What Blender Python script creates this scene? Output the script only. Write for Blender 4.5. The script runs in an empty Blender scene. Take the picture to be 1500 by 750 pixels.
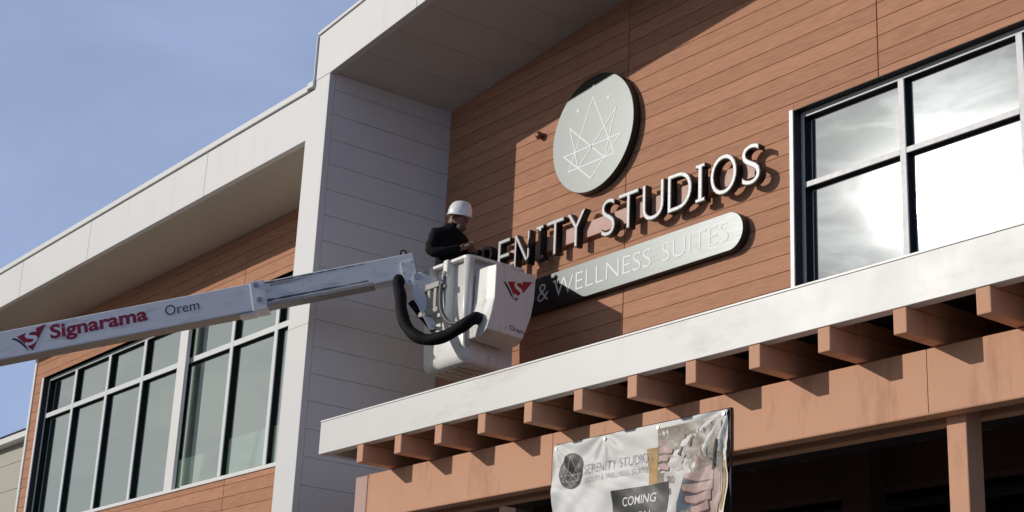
import bpy, bmesh, math, random
from mathutils import Vector, Matrix
random.seed(7)
sc = bpy.context.scene
COL = sc.collection
R = math.radians

# ------------------------------------------------------------------ helpers
class MB:
    """collects shapes; build() links them as ONE mesh object"""
    def __init__(s): s.v = []; s.f = []
    def add(s, vs, fs):
        o = len(s.v); s.v += [tuple(v) for v in vs]; s.f += [[i + o for i in f] for f in fs]; return s
    def box(s, x0, x1, y0, y1, z0, z1):
        return s.add([(x0,y0,z0),(x1,y0,z0),(x1,y1,z0),(x0,y1,z0),(x0,y0,z1),(x1,y0,z1),(x1,y1,z1),(x0,y1,z1)],
                     [(3,2,1,0),(4,5,6,7),(0,1,5,4),(1,2,6,5),(2,3,7,6),(3,0,4,7)])
    def prism(s, loop, d):
        """closed planar loop of 3-D points swept by vector d"""
        n = len(loop); a = [Vector(p) for p in loop]; b = [p + Vector(d) for p in a]
        fs = [list(range(n)), list(range(2*n-1, n-1, -1))]
        fs += [(i, n+i, n+(i+1) % n, (i+1) % n) for i in range(n)]
        return s.add(a + b, fs)
    def loft(s, loops, cap=True):
        n = len(loops[0]); vs = [p for l in loops for p in l]; fs = []
        for k in range(len(loops)-1):
            for i in range(n):
                j = (i+1) % n
                fs.append((k*n+i, k*n+j, (k+1)*n+j, (k+1)*n+i))
        if cap:
            fs.append(list(range(n-1, -1, -1))); fs.append([(len(loops)-1)*n+i for i in range(n)])
        return s.add(vs, fs)
    def tube(s, pts, r, n=10):
        pts = [Vector(p) for p in pts]; loops = []
        rr = r if isinstance(r, (list, tuple)) else [r]*len(pts)
        up = Vector((0.13, 0.21, 0.97))
        for i, p in enumerate(pts):
            t = (pts[min(i+1, len(pts)-1)] - pts[max(i-1, 0)]).normalized()
            u = t.cross(up)
            if u.length < 1e-3: u = t.cross(Vector((1,0,0)))
            u.normalize(); w = u.cross(t).normalized(); up = w
            loops.append([p + (u*math.cos(2*math.pi*k/n) + w*math.sin(2*math.pi*k/n))*rr[i] for k in range(n)])
        return s.loft(loops)
    def build(s, name, mat, parent=None, smooth=False, bevel=0, seg=2, fix=True, matrix=None):
        me = bpy.data.meshes.new(name); me.from_pydata(s.v, [], s.f)
        if fix:
            bm = bmesh.new(); bm.from_mesh(me); bmesh.ops.recalc_face_normals(bm, faces=bm.faces); bm.to_mesh(me); bm.free()
        return link(name, me, mat, parent, smooth, bevel, seg, matrix)

def link(name, me, mat, parent=None, smooth=False, bevel=0, seg=2, matrix=None):
    if mat: 
        me.materials.clear(); me.materials.append(mat)
    if smooth: me.polygons.foreach_set('use_smooth', [True]*len(me.polygons))
    me.update()
    o = bpy.data.objects.new(name, me); COL.objects.link(o)
    if parent: o.parent = parent
    if matrix is not None: o.matrix_basis = matrix
    if bevel:
        m = o.modifiers.new('bevel', 'BEVEL'); m.width = bevel; m.segments = seg; m.limit_method = 'ANGLE'; m.angle_limit = R(40)
        if not smooth: m.harden_normals = False
    return o

def thing(name, label, cat, loc=(0,0,0), group=None):
    o = bpy.data.objects.new(name, None); COL.objects.link(o); o.location = loc
    o.empty_display_size = .2
    return tag(o, label, cat, group)
def tag(o, label, cat, group=None):
    o['label'] = label; o['category'] = cat
    if group: o['group'] = group
    return o

def text_mesh(s, size=1.0, ext=0.0, off=0.0, align='LEFT', space=1.0, res=4):
    cu = bpy.data.curves.new('lettering', 'FONT'); cu.body = s; cu.size = size; cu.extrude = ext; cu.offset = off
    cu.align_x = align; cu.space_character = space; cu.resolution_u = res
    o = bpy.data.objects.new('lettering', cu); COL.objects.link(o)
    dg = bpy.context.evaluated_depsgraph_get(); dg.update()
    me = bpy.data.meshes.new_from_object(o.evaluated_get(dg))
    bpy.data.objects.remove(o); bpy.data.curves.remove(cu)
    return me
def fit_text(me, x0, x1, y0, y1):
    """scale the outline of a text mesh into a box (z untouched)"""
    xs = [v.co.x for v in me.vertices]; ys = [v.co.y for v in me.vertices]
    a, b, c, d = min(xs), max(xs), min(ys), max(ys)
    for v in me.vertices:
        v.co.x = x0 + (v.co.x-a)*(x1-x0)/(b-a); v.co.y = y0 + (v.co.y-c)*(y1-y0)/(d-c)
    return me
def frame(o, ax, ay, az):
    m = Matrix.Identity(4)
    for i in range(3): m[i][0] = ax[i]; m[i][1] = ay[i]; m[i][2] = az[i]; m[i][3] = o[i]
    return m
WALL = lambda y: frame((0, y, 0), (1,0,0), (0,0,1), (0,-1,0))      # local x,y -> world x,z ; local z -> towards the street

# ------------------------------------------------------------------ materials
def mat(name, col, rough=.5, metal=0, spec=.5, noise=0, nscale=6, stretch=(1,1,1), bump=0, bscale=60, coat=0, island=0, dirt=None):
    m = bpy.data.materials.new(name); m.use_nodes = True; nt = m.node_tree; N = nt.nodes; L = nt.links
    b = N['Principled BSDF']; b.inputs['Roughness'].default_value = rough; b.inputs['Metallic'].default_value = metal
    b.inputs['Specular IOR Level'].default_value = spec; b.inputs['Base Color'].default_value = (*col, 1)
    if coat: b.inputs['Coat Weight'].default_value = coat; b.inputs['Coat Roughness'].default_value = .08
    tc = N.new('ShaderNodeTexCoord'); mp = N.new('ShaderNodeMapping'); mp.inputs['Scale'].default_value = stretch
    L.new(tc.outputs['Object'], mp.inputs['Vector'])
    cur = None
    if noise or island:
        rgb = N.new('ShaderNodeRGB'); rgb.outputs[0].default_value = (*col, 1); cur = rgb.outputs[0]
    def mult(cur, fac_out, lo, hi):
        mr = N.new('ShaderNodeMapRange'); mr.inputs['To Min'].default_value = lo; mr.inputs['To Max'].default_value = hi
        L.new(fac_out, mr.inputs['Value'])
        mx = N.new('ShaderNodeMix'); mx.data_type = 'RGBA'; mx.blend_type = 'MULTIPLY'; mx.inputs[0].default_value = 1
        L.new(cur, mx.inputs[6]); L.new(mr.outputs[0], mx.inputs[7]); return mx.outputs[2]
    if noise:
        n1 = N.new('ShaderNodeTexNoise'); n1.inputs['Scale'].default_value = nscale; n1.inputs['Detail'].default_value = 8
        n1.inputs['Roughness'].default_value = .65
        L.new(mp.outputs[0], n1.inputs['Vector']); cur = mult(cur, n1.outputs['Fac'], 1-noise*1.6, 1+noise*1.6)
        mr = N.new('ShaderNodeMapRange'); mr.inputs['To Min'].default_value = max(rough-.1, .03); mr.inputs['To Max'].default_value = rough+.12
        L.new(n1.outputs['Fac'], mr.inputs['Value']); L.new(mr.outputs[0], b.inputs['Roughness'])
    if island:
        g = N.new('ShaderNodeNewGeometry'); cur = mult(cur, g.outputs['Random Per Island'], 1-island, 1+island)
    if dirt:
        dcol, dscale, damt, dstretch = dirt
        mp2 = N.new('ShaderNodeMapping'); mp2.inputs['Scale'].default_value = dstretch; L.new(tc.outputs['Object'], mp2.inputs['Vector'])
        n2 = N.new('ShaderNodeTexNoise'); n2.inputs['Scale'].default_value = dscale; n2.inputs['Detail'].default_value = 10; n2.inputs['Roughness'].default_value = .7
        L.new(mp2.outputs[0], n2.inputs['Vector'])
        cr = N.new('ShaderNodeMapRange'); cr.inputs['From Min'].default_value = .54; cr.inputs['From Max'].default_value = .72
        cr.inputs['To Max'].default_value = damt; L.new(n2.outputs['Fac'], cr.inputs['Value'])
        mx = N.new('ShaderNodeMix'); mx.data_type = 'RGBA'; L.new(cr.outputs[0], mx.inputs[0])
        if cur is None:
            mx.inputs[6].default_value = (*col, 1)
        else: L.new(cur, mx.inputs[6])
        mx.inputs[7].default_value = (*dcol, 1); cur = mx.outputs[2]
    if cur is not None: L.new(cur, b.inputs['Base Color'])
    if bump:
        n3 = N.new('ShaderNodeTexNoise'); n3.inputs['Scale'].default_value = bscale; n3.inputs['Detail'].default_value = 6
        L.new(mp.outputs[0], n3.inputs['Vector'])
        bp = N.new('ShaderNodeBump'); bp.inputs['Strength'].default_value = bump; bp.inputs['Distance'].default_value = .02
        L.new(n3.outputs['Fac'], bp.inputs['Height']); L.new(bp.outputs[0], b.inputs['Normal'])
    return m

def glass_mat(name, refl, rcol, tcol, rough=0.0, wave=.0):
    """coated reflective window glass: part mirror, part tinted see-through"""
    m = bpy.data.materials.new(name); m.use_nodes = True; nt = m.node_tree; N = nt.nodes; L = nt.links
    N.remove(N['Principled BSDF']); out = N['Material Output']
    g = N.new('ShaderNodeBsdfGlossy'); g.inputs['Color'].default_value = (*rcol, 1); g.inputs['Roughness'].default_value = rough
    g2 = N.new('ShaderNodeBsdfGlossy'); g2.inputs['Color'].default_value = (*rcol, 1); g2.inputs['Roughness'].default_value = .065
    gm = N.new('ShaderNodeMixShader'); gm.inputs[0].default_value = .012; L.new(g.outputs[0], gm.inputs[1]); L.new(g2.outputs[0], gm.inputs[2])
    t = N.new('ShaderNodeBsdfTransparent'); t.inputs['Color'].default_value = (*tcol, 1)
    mx = N.new('ShaderNodeMixShader'); ge = N.new('ShaderNodeNewGeometry'); fr_ = N.new('ShaderNodeMath'); fr_.operation = 'MULTIPLY_ADD'
    fr_.inputs[1].default_value = -refl; fr_.inputs[2].default_value = refl; L.new(ge.outputs['Backfacing'], fr_.inputs[0]); L.new(fr_.outputs[0], mx.inputs[0])   # one coating, on the face the light enters by
    L.new(t.outputs[0], mx.inputs[1]); L.new(gm.outputs[0], mx.inputs[2]); L.new(mx.outputs[0], out.inputs['Surface'])
    if wave:
        tc = N.new('ShaderNodeTexCoord'); n3 = N.new('ShaderNodeTexNoise'); n3.inputs['Scale'].default_value = 1.3; n3.inputs['Detail'].default_value = 1
        L.new(tc.outputs['Object'], n3.inputs['Vector'])
        bp = N.new('ShaderNodeBump'); bp.inputs['Strength'].default_value = wave; bp.inputs['Distance'].default_value = .02
        L.new(n3.outputs['Fac'], bp.inputs['Height']); L.new(bp.outputs[0], g.inputs['Normal']); L.new(bp.outputs[0], g2.inputs['Normal'])
    return m

M = {}
M['wood']   = mat('wood_look_siding', (.555,.29,.185), .8, spec=.02, noise=.28, nscale=7, stretch=(.55,1,8), bump=.15, bscale=30, island=.10, dirt=((.36,.165,.095), 3.0, .45, (.45,1,7)))
M['white']  = mat('white_metal_panel', (.74,.735,.725), .5, noise=.02, nscale=2, dirt=((.52,.49,.45), 1.6, .22, (2.6,2.6,.16)))
M['whitec'] = mat('white_canopy_panel', (.74,.73,.71), .42, noise=.03, nscale=2, dirt=((.52,.47,.43), 1.6, .75, (.45,1,1.6)))
M['soffit'] = mat('soffit_panel', (.62,.59,.55), .6, noise=.03, nscale=3)
M['sofbei'] = mat('beige_soffit', (.55,.49,.41), .65, noise=.06, nscale=1.2)
M['trim']   = mat('white_trim', (.82,.81,.79), .4, noise=.02)
M['alu']    = mat('clear_aluminium', (.66,.66,.68), .45, metal=0, noise=.04, nscale=20)
M['aluW']   = mat('pale_aluminium', (.72,.75,.75), .45, metal=0, noise=.03, nscale=20)
M['frame_shade']   = mat('shaded_frame_side', (.014,.018,.017), .5, spec=.12)  # near-black colour paints in the shade on frame and mullion sides
M['dark']   = mat('dark_flashing', (.04,.034,.04), .5, spec=.15, noise=.1)
M['brown']  = mat('copper_brown_paint', (.68,.375,.24), .65, spec=.12, noise=.06, nscale=3, bump=.04, bscale=90, dirt=((.44,.22,.135), 2.2, .8, (1.5,1.5,.4)))
M['brownP'] = mat('pinkish_brown_paint', (.50,.29,.24), .5, noise=.06, nscale=3)
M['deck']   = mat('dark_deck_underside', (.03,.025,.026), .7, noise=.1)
M['black']  = mat('black_paint', (.012,.012,.014), .45)
M['face']   = mat('satin_silver_face', (.125,.128,.132), .40, metal=.75, noise=.02, nscale=40)
M['panel']  = mat('brushed_silver_panel', (.066,.071,.071), .35, metal=1.0, noise=.02, nscale=60, stretch=(.1,1,6))
M['vinylW'] = mat('white_vinyl', (.74,.74,.74), .45)
M['race']   = mat('raceway_paint', (.50,.25,.18), .5, noise=.05)
M['boom']   = mat('boom_white_paint', (.84,.85,.90), .38, noise=.04, nscale=5, dirt=((.25,.25,.26), 4.5, .6, (.7,3,3)))
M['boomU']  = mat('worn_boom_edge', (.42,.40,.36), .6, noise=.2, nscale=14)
M['wear']   = mat('greasy_wear', (.12,.12,.125), .55, noise=.35, nscale=18, stretch=(.4,2,2))
M['steel']  = mat('painted_steel', (.70,.71,.75), .4, noise=.05, nscale=8, dirt=((.25,.25,.26), 9, .5, (1,1,1)))
M['bolt']   = mat('zinc_bolt', (.45,.46,.50), .35, metal=.8, noise=.1, nscale=30)
M['hose']   = mat('black_rubber', (.006,.006,.007), .75, spec=.2, bump=.3, bscale=40)
M['fibre']  = mat('white_fibreglass', (.80,.785,.745), .36, noise=.05, nscale=7, coat=.1, dirt=((.33,.28,.20), 6, .8, (2.2,2.2,.6)))
M['fibreD'] = mat('scuffed_fibreglass', (.62,.58,.50), .5, noise=.12, nscale=12, dirt=((.25,.20,.15), 4, .8, (.5,2,1)))
M['red']    = mat('dark_red_vinyl', (.30,.008,.045), .4)
M['redB']   = mat('red_vinyl', (.40,.015,.025), .4)
M['navy']   = mat('navy_vinyl', (.012,.025,.06), .4)
M['jacket'] = mat('black_jacket', (.007,.007,.009), .85, spec=.2, noise=.3, nscale=20, bump=.9, bscale=16)
M['skin']   = mat('skin', (.24,.115,.08), .5, noise=.08, nscale=30)
M['hair']   = mat('greying_hair', (.10,.07,.055), .8, noise=.2, nscale=60)
M['beard']  = mat('greying_beard', (.15,.085,.065), .85, noise=.3, nscale=50)
M['jeans']  = mat('dark_trousers', (.03,.035,.05), .85, noise=.1)
M['hat']    = mat('white_hard_hat', (.93,.94,.95), .3, coat=.3)
M['olive']  = mat('olive_panel', (.44,.42,.34), .6, noise=.04, nscale=3)
M['roof']   = mat('grey_shingle', (.10,.105,.12), .85, noise=.25, nscale=14, bump=.3, bscale=30)
M['bannerW']= mat('white_banner_vinyl', (.74,.74,.72), .48, spec=.3, noise=.03, nscale=3)
M['bgrey']  = mat('grey_print', (.46,.46,.45), .46, spec=.3)
M['bdark']  = mat('charcoal_print', (.05,.05,.05), .46, spec=.3, noise=.5, nscale=9)
M['bgold']  = mat('ochre_print', (.50,.31,.12), .46, spec=.3, noise=.12, nscale=8)
M['bpale']  = mat('pale_print', (.66,.64,.62), .46, spec=.3, noise=.08, nscale=8)
M['bolive'] = mat('olive_grey_print', (.26,.22,.18), .42, spec=.4, noise=.6, nscale=15, dirt=((.66,.60,.54), 11, .85, (1,1,2)))
M['bshade'] = mat('umber_print', (.17,.10,.085), .46, spec=.3, noise=.2, nscale=16)
M['bpink']  = mat('pinkish_print', (.50,.345,.31), .46, spec=.3, noise=.25, nscale=16)
M['bblue']  = mat('slate_print', (.12,.15,.19), .46, spec=.3, noise=.4, nscale=14)
M['glassL'] = glass_mat('green_tinted_glass', .62, (.90,.99,.95), (.80,.88,.84), 0.0, .03)
M['glassR'] = glass_mat('reflective_glass', .86, (.90,.93,.93), (.30,.33,.34), 0.0, .03)
M['glassD'] = glass_mat('storefront_glass', .10, (.7,.8,.85), (.25,.28,.30), 0.0)
M['room']   = mat('interior_paint', (.30,.33,.30), .8, noise=.05)
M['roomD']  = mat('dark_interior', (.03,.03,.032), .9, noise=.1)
M['board']  = mat('pale_board', (.88,.90,.85), .7, noise=.03)
M['concrete']= mat('pale_concrete', (.34,.33,.31), .85, noise=.12, nscale=3, bump=.2)
M['asphalt']= mat('asphalt', (.055,.055,.055), .9, noise=.25, nscale=5, bump=.3)
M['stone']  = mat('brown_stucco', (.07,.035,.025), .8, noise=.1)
M['rust']   = mat('brown_enamel', (.16,.055,.04), .35, noise=.1)

# ------------------------------------------------------------------ ground
g = MB().add([(-400,-400,0),(400,-400,0),(400,400,0),(-400,400,0)], [(0,1,2,3)]).build('ground', M['asphalt'])
g['kind'] = 'structure'
g = MB().box(-40, 6, -4.2, 0.28, 0.004, .14).build('sidewalk', M['concrete'], bevel=.02); g['kind'] = 'structure'

# ------------------------------------------------------------------ main building
bld = thing('commercial_building', 'wood clad two storey building with white framed roofs and big windows', 'building', (-12, 0, 0))
bld.matrix_world
def B(mb, name, m, parent=None, **k):
    """part of the building; coordinates are written in world metres"""
    o = mb.build(name, m, None, **k); o.parent = parent or bld
    o.matrix_parent_inverse = Matrix.Translation((12,0,0))
    return o
def sub(mb, name, m, parent, **k):
    o = mb.build(name, m, None, **k); o.parent = parent
    return o

def planks(mb, Y, x0, x1, z0, z1, anchor, pitch, joints, hole, slope=None):
    gap = .0045; jw = .010; k0 = math.floor((z0-anchor)/pitch); k = k0
    edges = [x0] + [j for j in sorted(joints) if x0 < j < x1] + [x1]
    while anchor + k*pitch < z1:
        a = max(anchor + k*pitch + gap/2, z0); b = min(anchor + (k+1)*pitch - gap/2, z1); k += 1
        if b - a < .01: continue
        for i in range(len(edges)-1):
            s0 = edges[i] + (jw/2 if i else 0); s1 = edges[i+1] - (jw/2 if i < len(edges)-2 else 0)
            segs = [(s0, s1, a, b)]
            if hole and b > hole[2] and a < hole[3]:
                segs = []
                if s0 < hole[0]: segs.append((s0, min(s1, hole[0]), a, b))
                if s1 > hole[1]: segs.append((max(s0, hole[1]), s1, a, b))
                m0, m1 = max(s0, hole[0]), min(s1, hole[1])
                if m1 > m0:
                    if a < hole[2]-.01: segs.append((m0, m1, a, min(b, hole[2])))
                    if b > hole[3]+.01: segs.append((m0, m1, max(a, hole[3]), b))
            for (p, q, c, d) in segs:
                if q-p < .012: continue
                z = [c, c, d, d]; ch = .0025
                mb.add([(p,Y+.02,c),(q,Y+.02,c),(q,Y+.02,d),(p,Y+.02,d),(p,Y+ch,c),(q,Y+ch,c),(q,Y+ch,d),(p,Y+ch,d),
                        (p+ch,Y,c+ch),(q-ch,Y,c+ch),(q-ch,Y,d-ch),(p+ch,Y,d-ch)],
                       [(0,1,5,4),(1,2,6,5),(2,3,7,6),(3,0,4,7),(4,5,9,8),(5,6,10,9),(6,7,11,10),(7,4,8,11),(8,9,10,11)])
def wall_back(mb, Y, x0, x1, z0, z1, hole):
    Yb = Y + .014
    if hole:
        h0, h1, hz0, hz1 = hole
        mb.box(x0, h0, Yb, Yb+.2, z0, z1)
        if h1 < x1: mb.box(h1, x1, Yb, Yb+.2, z0, z1)
        mb.box(h0, min(h1, x1), Yb, Yb+.2, z0, hz0); mb.box(h0, min(h1, x1), Yb, Yb+.2, hz1, z1)
    else: mb.box(x0, x1, Yb, Yb+.2, z0, z1)

PIER0, PIER1 = -15.19, -14.747
# right hand wall
holeR = (-9.232, -1.2, 5.3, 7.574)
w = MB(); planks(w, 0, PIER1+.002, 3.0, 4.55, 11.2, 7.646, .158, [-11.525, -8.247, -4.97, -1.69], holeR)
B(w, 'wood_siding', M['wood'], fix=False)
w = MB(); wall_back(w, 0, PIER1+.002, 3.0, 4.5, 11.2, holeR); B(w, 'wall_backing', M['stone'])
# left hand wall
YL = -.582; holeL = (-25.40, PIER0+.01, 5.235, 7.755)
w = MB(); planks(w, YL, -25.74, PIER0+.01, 3.0, 8.60, 4.997, .158, [-22.10, -18.54], holeL)
B(w, 'wood_siding', M['wood'], fix=False)
w = MB(); wall_back(w, YL, -25.74, PIER0+.01, 0, 8.60, holeL); B(w, 'wall_backing', M['stone'])
w = MB().box(-25.83, -25.745, YL-.02, YL+.25, 0, 8.58); B(w, 'corner_trim', M['trim'], bevel=.004)
w = MB().box(-25.82, -25.76, YL+.25, 14, 0, 8.58); B(w, 'side_wall', M['wood'])

# pier + lower fascia in one white frame
YF = -1.70
fr = [(-27.2,8.588),(PIER0,8.588),(PIER0,.14),(PIER1,.14),(PIER1,9.296),(-15.062,9.296),(-15.062,9.19),(-27.2,9.19)]
w = MB().prism([(x, YF, z) for x, z in fr], (0,.08,0)); B(w, 'white_frame', M['white'], bevel=.006)
# thin joint covers on the fascia and the pier (dark reveal lines)
for x in (-17.72, -21.35, -23.95): B(MB().box(x-.006, x+.006, YF-.0025, YF+.01, 8.59, 9.188), 'panel_joint', M['soffit'])
B(MB().box(PIER0+.004, PIER1-.004, YF-.0025, YF+.01, 6.318, 6.328), 'panel_joint', M['soffit'])
# the pier's shaded side: lap panels
w = MB(); z = .14; k = 0
zs = [5.472 + .303*i for i in range(-18, 13)]
zs = [.15] + [q for q in zs if q > .2] + [9.313]
for a, b in zip(zs[:-1], zs[1:]):
    w.add([(PIER1-.02, YF+.081, a+.001), (PIER1, YF+.081, a+.0035), (PIER1, YF+.081, b-.0035), (PIER1-.02, YF+.081, b-.001),
           (PIER1-.02, 0.012, a+.001), (PIER1, 0.012, a+.0035), (PIER1, 0.012, b-.0035), (PIER1-.02, 0.012, b-.001)],
          [(0,1,2,3),(7,6,5,4),(1,5,6,2),(0,4,5,1),(3,2,6,7)])
w.box(PIER0+.01, PIER1-.0135, YF+.085, .1, .14, 9.305)
B(w, 'pier_side', M['white'], fix=True)
# lower roof: cap, soffit, slab
w = MB().box(-27.23, -15.195, YF-.03, YF+.2, 9.196, 9.275).box(-15.20, -15.066, YF-.032, YF+.2, 9.225, 9.30)
B(w, 'roof_cap', M['white'], bevel=.006)
w = MB()
x = -27.2
while x < PIER0-.01:
    x2 = min(x+.4, PIER0-.002); w.box(x+.002, x2-.001, YF+.082, YL-.001, 8.597, 8.62); x = x2
B(w, 'soffit', M['sofbei'])
w = MB().box(-27.15, PIER0-.005, YF+.09, 14, 8.70, 9.15); B(w, 'roof_slab', M['soffit'])
# upper roof, rising gently to the right
SL = .097
zb = lambda x: 9.30 + SL*(x - PIER1)
w = MB().prism([(-15.07,YF,zb(-15.07)+.03),(PIER1,YF,zb(PIER1)),(3.2,YF,zb(3.2)),(3.2,YF,zb(3.2)+.60),(-15.07,YF,zb(-15.07)+.60)], (0,.08,0))
B(w, 'upper_fascia', M['white'], bevel=.006)
w = MB().prism([(-15.075,YF-.02,zb(-15.07)+.605),(3.2,YF-.02,zb(3.2)+.605),(3.2,YF-.02,zb(3.2)+.645),(-15.075,YF-.02,zb(-15.07)+.645)], (0,.3,0))
w.prism([(-15.09,YF-.022,9.30),(-15.072,YF-.022,9.30),(-15.072,YF-.022,zb(-15.07)+.60),(-15.09,YF-.022,zb(-15.07)+.60)], (0,1.2,0))
B(w, 'roof_cap', M['white'], bevel=.004)
w = MB(); w.box(-13.03, -13.018, YF-.0025, YF+.01, zb(-13.02)+.002, zb(-13.02)+.6); B(w, 'panel_joint', M['soffit'])
w = MB(); x = PIER1
while x < 3.0:
    x2 = x + .61
    w.prism([(x+.004,YF+.081,zb(x+.004)+.012),(x2-.003,YF+.081,zb(x2-.003)+.012),(x2-.003,YF+.081,zb(x2)+.05),(x+.004,YF+.081,zb(x)+.05)], (0,1.75,0)); x = x2
B(w, 'soffit', M['soffit'])
w = MB().prism([(-15.05,YF+.09,zb(-15.05)+.08),(3.1,YF+.09,zb(3.1)+.08),(3.1,YF+.09,zb(3.1)+.55),(-15.05,YF+.09,zb(-15.05)+.55)], (0,14,0))
B(w, 'roof_slab', M['soffit'])

# ---- windows
def window(Y, x0, x1, z0, z1, mullions, mw, trans, glass, fmat, sill, jamb, posts=()):
    """frame set into the wall; panes behind it"""
    yf = Y + .085; yg = yf + .055
    f = MB()
    f.box(x0, x0+.035, yf, yf+.012, z0, z1)                               # left stile
    f.box(x0+.035, x1, yf, yf+.012, z1-.052, z1); f.box(x0+.035, x1, yf, yf+.012, z0, z0+.055)
    root = B(f, 'window', fmat, bevel=.003)
    f = MB().box(x0, x0+.033, yf+.0125, yg+.03, z0, z1).box(x0+.0335, x1, yf+.0125, yg+.03, z1-.050, z1).box(x0+.0335, x1, yf+.0125, yg+.03, z0, z0+.053)
    sub(f, 'frame_body', M['frame_shade'], root)
    xs = [x0+.035] + [m for m in mullions] + [x1]
    for m in mullions:
        q = sub(MB().box(m, m+mw, yf-.004, yf+.012, z0+.056, z1-.053), 'mullion', fmat, root, bevel=.003)
        sub(MB().box(m+.002, m+mw-.002, yf+.0125, yg+.025, z0+.056, z1-.053), 'mullion_body', M['frame_shade'], root)
    for i in range(len(xs)-1):
        a = xs[i] + (mw if i else 0) + .001; b = xs[i+1] - .001
        if b - a > .03: sub(MB().box(a, b, yf-.002, yf+.012, trans[0], trans[1]), 'transom', fmat, root, bevel=.003); sub(MB().box(a, b, yf+.0125, yg+.025, trans[0]+.002, trans[1]-.002), 'transom_body', M['frame_shade'], root)
        for (c, d) in ((z0+.05, trans[0]), (trans[1], z1-.05)):
            tl_ = [random.uniform(-.0016,.0016) for _ in range(3)]
            sub(MB().add([(q_, yg+.004+e_+(tl_[0] if q_ < b else tl_[1])+(tl_[2] if h_ > c else 0), h_) for e_ in (0,.02) for (q_, h_) in ((a-.004,c),(b+.004,c),(b+.004,d),(a-.004,d))],
                         [(3,2,1,0),(4,5,6,7),(0,1,5,4),(1,2,6,5),(2,3,7,6),(3,0,4,7)]), 'pane', glass, root)
    # dark reveal lining of the opening
    r = MB().box(x0-.004, x0, Y+.003, yf+.05, z0, z1).box(x0, x1, Y+.003, yf+.05, z1, z1+.006)
    sub(r, 'reveal', M['dark'], root)
    return root
wr = window(0, -9.225, -1.2, 5.35, 7.570, [-8.110, -6.922, -5.73, -4.54, -3.35, -2.16], .063, (6.833, 6.885), M['glassR'], M['alu'], 0, 0)
sub(MB().box(-9.279, -9.232, -.012, .018, 5.3, 7.582), 'side_trim', M['trim'], wr, bevel=.003)
wl = window(YL, -25.36, PIER0+.005, 5.27, 7.755, [-24.26, -22.97, -21.71, -20.36, -18.93, -17.73, -16.5], .082, (7.07, 7.148), M['glassL'], M['aluW'], 0, 0)
sub(MB().box(-25.43, -25.362, YL-.012, YL+.03, 5.235, 7.75), 'side_trim', M['trim'], wl, bevel=.003)
sub(MB().box(-25.36, PIER0+.005, YL-.02, YL+.17, 5.235, 5.268), 'sill', M['trim'], wl, bevel=.003)
sub(MB().box(-20.32, -20.07, YL-.005, YL+.05, 5.27, 7.70), 'panel_post', M['trim'], wl, bevel=.004)
# rooms behind the glass
w = MB()
def room(mb, x0, x1, y0, y1, z0, z1):
    mb.add([(x0,y0,z0),(x1,y0,z0),(x1,y1,z0),(x0,y1,z0),(x0,y0,z1),(x1,y0,z1),(x1,y1,z1),(x0,y1,z1)],
           [(0,1,2,3),(7,6,5,4),(2,6,7,3),(1,5,6,2),(0,3,7,4)])
room(w, -25.7, -14.9, YL+.25, 5.0, 4.9, 8.3); B(w, 'interior_wall', M['room'], fix=False)
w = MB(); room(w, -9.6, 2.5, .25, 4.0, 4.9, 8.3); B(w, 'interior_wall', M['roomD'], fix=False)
# storefront under the canopy
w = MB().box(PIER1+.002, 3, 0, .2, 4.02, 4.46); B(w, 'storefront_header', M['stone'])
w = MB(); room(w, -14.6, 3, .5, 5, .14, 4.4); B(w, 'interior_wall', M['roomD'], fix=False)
w = MB().box(-14.0, 3, .22, .34, 3.90, 3.955)
for x in [-14.0 + 1.25*i for i in range(14)]: w.box(x, x+.06, .225, .335, .14, 3.899)
sf = B(w, 'storefront_frame', M['dark'], bevel=.004)
sub(MB().box(-13.99, 2.99, .29, .31, .2, 3.9), 'pane', M['glassD'], sf)
sub(MB().box(-13.99, 2.99, .29, .31, 3.956, 4.03), 'pane', M['glassD'], sf)
w = MB()
for x in (-12.9, -10.9, -8.6, -6.3, -4.0): w.box(x, x+.3, -.18, -.002, .14, 4.44)
B(w, 'pilaster', M['stone'], bevel=.01)

# ------------------------------------------------------------------ entrance canopy
YC = -2.52
can = thing('entrance_canopy', 'white fronted canopy on copper brown rafters, beam and post over the entrance', 'canopy', (-6, YC, 0.14))
def Cn(mb, name, m, parent=None, **k):
    o = mb.build(name, m, None, **k); o.parent = parent or can
    if not parent: o.matrix_parent_inverse = Matrix.Translation((6, -YC, -.14))
    return o
fz0, fz1 = 4.497, 4.802
fas = Cn(MB().box(-12.884, 3.0, YC, YC+.09, fz0, fz1).box(-12.884, -12.794, YC+.091, -.03, fz0, fz1), 'fascia', M['whitec'], bevel=.004)
Cn(MB().box(-12.884, 3.0, YC-.006, YC+.02, fz1+.001, fz1+.014), 'drip_edge', M['trim'], fas)
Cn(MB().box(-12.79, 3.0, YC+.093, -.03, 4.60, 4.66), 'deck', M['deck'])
for k in range(21):
    xr = -12.112 + .6096*k
    Cn(MB().box(xr-.104, xr, YC+.006, -.035, 4.332, 4.4955 if False else 4.4955).box(xr-.10, xr-.004, YC+.1, -.036, 4.497, 4.598), 'rafter', M['brown'], bevel=.008, seg=2)
bm_ = MB().box(-12.57, 3.0, -2.156, -2.04, 3.905, 4.328)
beam = Cn(bm_, 'beam', M['brown'], bevel=.012, seg=2)
Cn(MB().box(-12.777, -12.572, -2.158, -1.80, .14, 4.322), 'end_post', M['brownP'], bevel=.008)
Cn(MB().box(-12.57, 3.0, -1.88, -1.79, 3.905, 4.327), 'rear_beam', M['brown'], bevel=.012)
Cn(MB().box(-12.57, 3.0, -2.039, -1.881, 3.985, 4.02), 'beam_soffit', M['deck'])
Cn(MB().box(-12.78, 3.0, -1.789, -.182, 4.296, 4.318), 'canopy_shade_sheet', M['deck'])  # dark sheet added below the rafters to stand in for deep shade
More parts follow.
